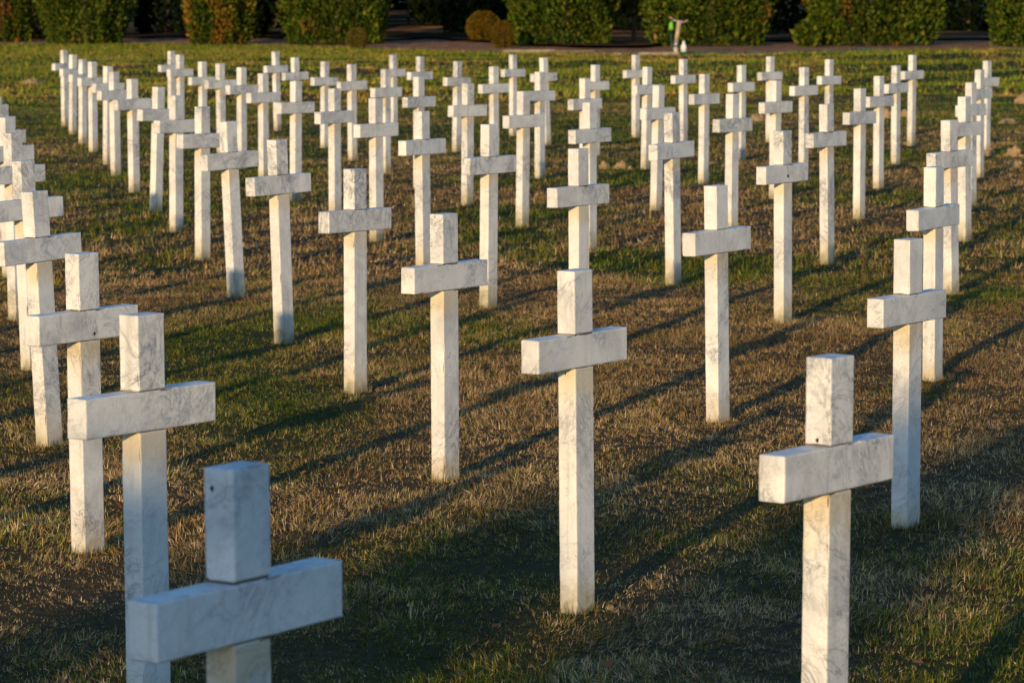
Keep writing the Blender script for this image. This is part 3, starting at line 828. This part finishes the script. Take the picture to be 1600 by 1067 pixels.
# ------------------------------------------------------------------ soil mounds, kerbs, standpipe, bottle, hose
def soil_material():
    k = NT('sandy_soil')
    tc = k.n('ShaderNodeTexCoord')
    n1 = k.noise(tc.outputs['Object'], 18.0, 6, 0.7)
    n2 = k.noise(tc.outputs['Object'], 4.0, 4, 0.6)
    c = k.mix(k.ramp(n1, 0.3, 0.7), (0.30, 0.185, 0.085), (0.52, 0.35, 0.18))
    c = k.mix(k.ramp(n2, 0.5, 0.7, 0, 0.5), c, (0.22, 0.14, 0.07))
    k.bump(n1, 0.8, 0.03)
    return k.base(c, 0.95, 0.05)
M_SOIL = soil_material()
def mound(x, y, w, d, h, label, seed):
    bm = bmesh.new()
    n, m = 26, 9
    off = Vector((seed * 5.1, 0, 0))
    rows = []
    for j in range(m + 1):
        t = j / m
        row = []
        for i in range(n):
            a = i * 6.2832 / n
            rr = t * (1 + 0.28 * mnoise.noise(Vector((math.cos(a) * 1.3, math.sin(a) * 1.3, 0)) + off))
            px, py = math.cos(a) * rr * w / 2, math.sin(a) * rr * d / 2
            z = h * .8 * (1 - t ** 2.6) + h * 0.5 * mnoise.noise(Vector((px * 14, py * 14, 1)) + off) * (1 - t * .5)
            if j == m: z = -0.04
            row.append(bm.verts.new((px, py, z)))
            if j == 0: break
        rows.append(row)
    for i in range(n): bm.faces.new((rows[0][0], rows[1][i], rows[1][(i + 1) % n]))
    for A, B in zip(rows[1:], rows[2:]):
        for i in range(n): bm.faces.new((A[i], B[i], B[(i + 1) % n], A[(i + 1) % n]))
    # loose clods
    rnd = random.Random(seed)
    for _ in range(14):
        a = rnd.random() * 6.283; q = rnd.uniform(.5, 1.25)
        c = Vector((math.cos(a) * q * w / 2, math.sin(a) * q * d / 2, max(0.005, h * (1 - min(1, q * q)) * .8)))
        r = rnd.uniform(.012, .035)
        res = bmesh.ops.create_icosphere(bm, subdivisions=1, radius=r)
        for vv in res['verts']: vv.co = vv.co * rnd.uniform(.75, 1.15) + c
    for f in bm.faces: f.smooth = True
    me = mesh_from_bm('soil_mound', bm, M_SOIL)
    o = part('soil_mound', me, None, (x, y, float(ground_z(x, y)) - .005))
    tag(o, label, 'mound', 'sandy molehills on the lawn')
mound(-9.35, 65.4, 0.42, 0.55, 0.10, 'flat sandy molehill far left, beyond the left rows', 1)
mound(-7.9, 57.5, 0.22, 0.3, 0.06, 'tiny brown molehill at left just in front of the flat far one', 2)
mound(7.95, 51.9, 0.30, 0.42, 0.19, 'tall sandy molehill at the right edge, behind the last crosses', 3)
mound(5.15, 46.0, 0.20, 0.3, 0.13, 'molehill half hidden behind crosses at right rear', 4)
mound(5.45, 46.3, 0.16, 0.3, 0.11, 'small molehill close right of the half hidden one', 5)
mound(6.52, 43.9, 0.21, 0.3, 0.09, 'low molehill just in front of the tall one at right', 6)
mound(5.05, 35.4, 0.18, 0.3, 0.11, 'dark molehill at right edge, left of a pair', 7)
mound(5.30, 35.2, 0.18, 0.26, 0.12, 'molehill at right edge, right of a pair', 8)
mound(4.98, 33.0, 0.15, 0.2, 0.07, 'lowest molehill at the right edge, nearest the camera', 9)
mound(0.92, 33.3, 0.12, 0.2, 0.10, 'molehill in the middle rows, left of two', 10)
mound(1.09, 33.3, 0.15, 0.2, 0.10, 'molehill in the middle rows, right of two', 11)
mound(3.35, 45.7, 0.26, 0.4, 0.11, 'wide molehill behind the right centre crosses', 12)

def kerb(x0, y0, x1, y1, d, h, label, seed, c):
    a = Vector((x0, y0, 0)); b = Vector((x1, y1, 0)); L = (b - a).length
    me = stone_block('kerb_stone', L, d, -0.06, h, seed, c, step=.16, chip=2.5)
    mid = (a + b) / 2
    o = part('kerb_stone', me, None, (mid.x, mid.y, float(ground_z(mid.x, mid.y)) + .01))
    o.rotation_euler.z = math.atan2(b.y - a.y, b.x - a.x)
    tag(o, label, 'kerb stone', 'stone kerbs edging the far bed')
M_KERB = plain_material('pale_concrete', (0.27, 0.22, 0.15), .85, .2, 6)
M_KERB2 = plain_material('grey_concrete', (0.13, 0.10, 0.075), .85, .25, 6)
kerb(-0.23, 99.5, 1.29, 99.6, .16, .085, 'long pale kerb stone in front of the egg shaped shrub', 301, M_KERB)
kerb(1.32, 99.6, 2.50, 99.3, .16, .06, 'greyer kerb stone continuing the long pale one to the right', 302, M_KERB2)
kerb(2.86, 93.4, 3.09, 93.35, .16, .07, 'short stub of kerb stone left of the standpipe', 303, M_KERB)
kerb(3.55, 93.2, 4.66, 93.1, .18, .07, 'pale kerb stone at the foot of the standpipe', 304, M_KERB)

def tube_bm(bm, pts, radii, sides=10, caps=True):
    rings = []
    for i, p in enumerate(pts):
        d = (pts[min(i + 1, len(pts) - 1)] - pts[max(i - 1, 0)]).normalized()
        a = d.orthogonal().normalized() if abs(d.z) < .9 else Vector((1, 0, 0)).cross(d).normalized()
        b = d.cross(a)
        r = radii[i] if not isinstance(radii, (int, float)) else radii
        rings.append([bm.verts.new(p + (a * math.cos(q) + b * math.sin(q)) * r) for q in [j * 6.2832 / sides for j in range(sides)]])
    for A, B in zip(rings, rings[1:]):
        for j in range(sides): bm.faces.new((A[j], A[(j + 1) % sides], B[(j + 1) % sides], B[j]))
    if caps:
        bm.faces.new(rings[0][::-1]); bm.faces.new(rings[-1])
def tube_mesh(name, pts, radii, mat, sides=10):
    bm = bmesh.new(); tube_bm(bm, [Vector(p) for p in pts], radii, sides)
    for f in bm.faces: f.smooth = True
    return mesh_from_bm(name, bm, mat)

M_POST = plain_material('weathered_wood', (0.40, 0.31, 0.20), .85, .3, 9)
M_PALE = plain_material('pale_plaster', (0.56, 0.47, 0.33), .85, .2, 9)
M_PIPE = plain_material('galvanised_pipe', (0.32, 0.31, 0.30), .5, .2, 12, .5, .6)
M_BRASS = plain_material('brass', (0.42, 0.23, 0.12), .45, .2, 12, .5, .5)
M_LIME = plain_material('lime_green_plastic', (0.16, 0.46, 0.03), .45, .1, 12)
M_HOSE = plain_material('dark_green_hose', (0.02, 0.075, 0.06), .45, .2, 12)
M_WHITE = plain_material('white_plastic', (0.75, 0.72, 0.64), .4, .05, 12)
M_BLUE = plain_material('pale_blue_plastic', (0.35, 0.55, 0.55), .4, .1, 12)

def standpipe():
    x, y = 4.63, 95.0
    root = empty('standpipe', (x, y, float(ground_z(x, y))))
    tag(root, 'weathered standpipe post with cross tap on top, at the far edge of the lawn', 'standpipe')
    part('foot', tube_mesh('foot', [(0, 0, -.1), (.01, 0, .0), (.03, 0, .23)], [.085, .08, .065], M_PALE), root)
    part('band', tube_mesh('band', [(.03, 0, .22), (.05, 0, .42)], [.068, .066], M_PIPE), root)
    part('post', tube_mesh('post', [(.05, 0, .41), (.09, 0, .7), (.12, 0, .9), (.125, 0, .99)], [.062, .063, .07, .055], M_POST), root)
    t = part('tap', tube_mesh('tap', [(.11, 0, .955), (.02, 0, .985), (-.05, -.02, .99)], [.035, .03, .028], M_PIPE), root)
    part('tap_handle', tube_mesh('tap_handle', [(-.17, -.02, 1.07), (-.10, -.02, 1.06), (-.03, -.02, 1.02)], [.02, .028, .02], M_BRASS), t)
    t2 = part('tap', tube_mesh('tap', [(.13, 0, .95), (.22, 0, .94), (.28, -.02, .94)], [.035, .03, .026], M_PIPE), root)
    part('tap_handle', tube_mesh('tap_handle', [(.26, -.02, .94), (.33, -.02, .97), (.39, -.02, .985)], [.02, .03, .02], M_BRASS), t2)
    return root
standpipe()
def hung_nozzle():
    x, y = 4.53, 94.9
    root = empty('hose_nozzle', (x, y, float(ground_z(x, y))))
    tag(root, 'lime green hose nozzle hanging from the standpipe tap with thin hose', 'hose nozzle')
    part('nozzle', tube_mesh('nozzle', [(0, 0, .72), (0, 0, .74), (-.01, 0, .84), (.0, 0, .92), (.01, 0, .96)], [.045, .062, .066, .05, .022], M_LIME), root)
    part('hose', tube_mesh('hose', [(0, 0, .73), (-.01, -.01, .5), (0.01, 0, .3), (.05, -.03, .1), (.10, -.05, .02)], .014, M_HOSE), root)
hung_nozzle()
def bottle():
    x, y = 5.02, 97.6
    root = empty('plastic_bottle', (x, y, float(ground_z(x, y))))
    tag(root, 'large white plastic bottle with pale blue base standing right of the standpipe', 'bottle')
    part('body', tube_mesh('body', [(0, 0, .07), (0, 0, .18), (0, 0, .22), (0, 0, .26), (0, 0, .30)], [.085, .085, .07, .045, .035], M_WHITE, 14), root)
    part('base', tube_mesh('base', [(0, 0, -.0), (0, 0, .01), (0, 0, .072)], [.07, .086, .0865], M_BLUE, 14), root)
    part('cap', tube_mesh('cap', [(0, 0, .298), (0, 0, .345)], [.04, .038], M_WHITE, 12), root)
bottle()
def hose():
    pts = []
    for i in range(60):
        t = i / 59
        x = 4.75 + t * 6.2
        y = 94.9 + 0.5 * math.sin(t * 9) + t * 2.2 + .15 * math.sin(t * 31)
        pts.append(Vector((x, y, float(ground_z(x, y)) + .055 + .015 * math.sin(t * 23))))
    o = part('garden_hose', tube_mesh('garden_hose', pts, .032, M_HOSE, 8), None)
    tag(o, 'dark green garden hose lying along the edge of the bed from the standpipe', 'hose')
hose()

hole_on((-1, 14), 1, .0055, -0.02, Z_BAR0 + .02)
hole_on((-1, 16), 2, .0042, 0.012, 0.968, True)
hole_on((2, 10), 1, .010, -0.005, Z_BAR0 + .035)
hole_on((0, 14), 0, .0028, 0.004, Z_BAR0 - 0.016, True)
hole_on((0, 15), 2, .0042, 0.0, Z_BAR1 + .012, True)
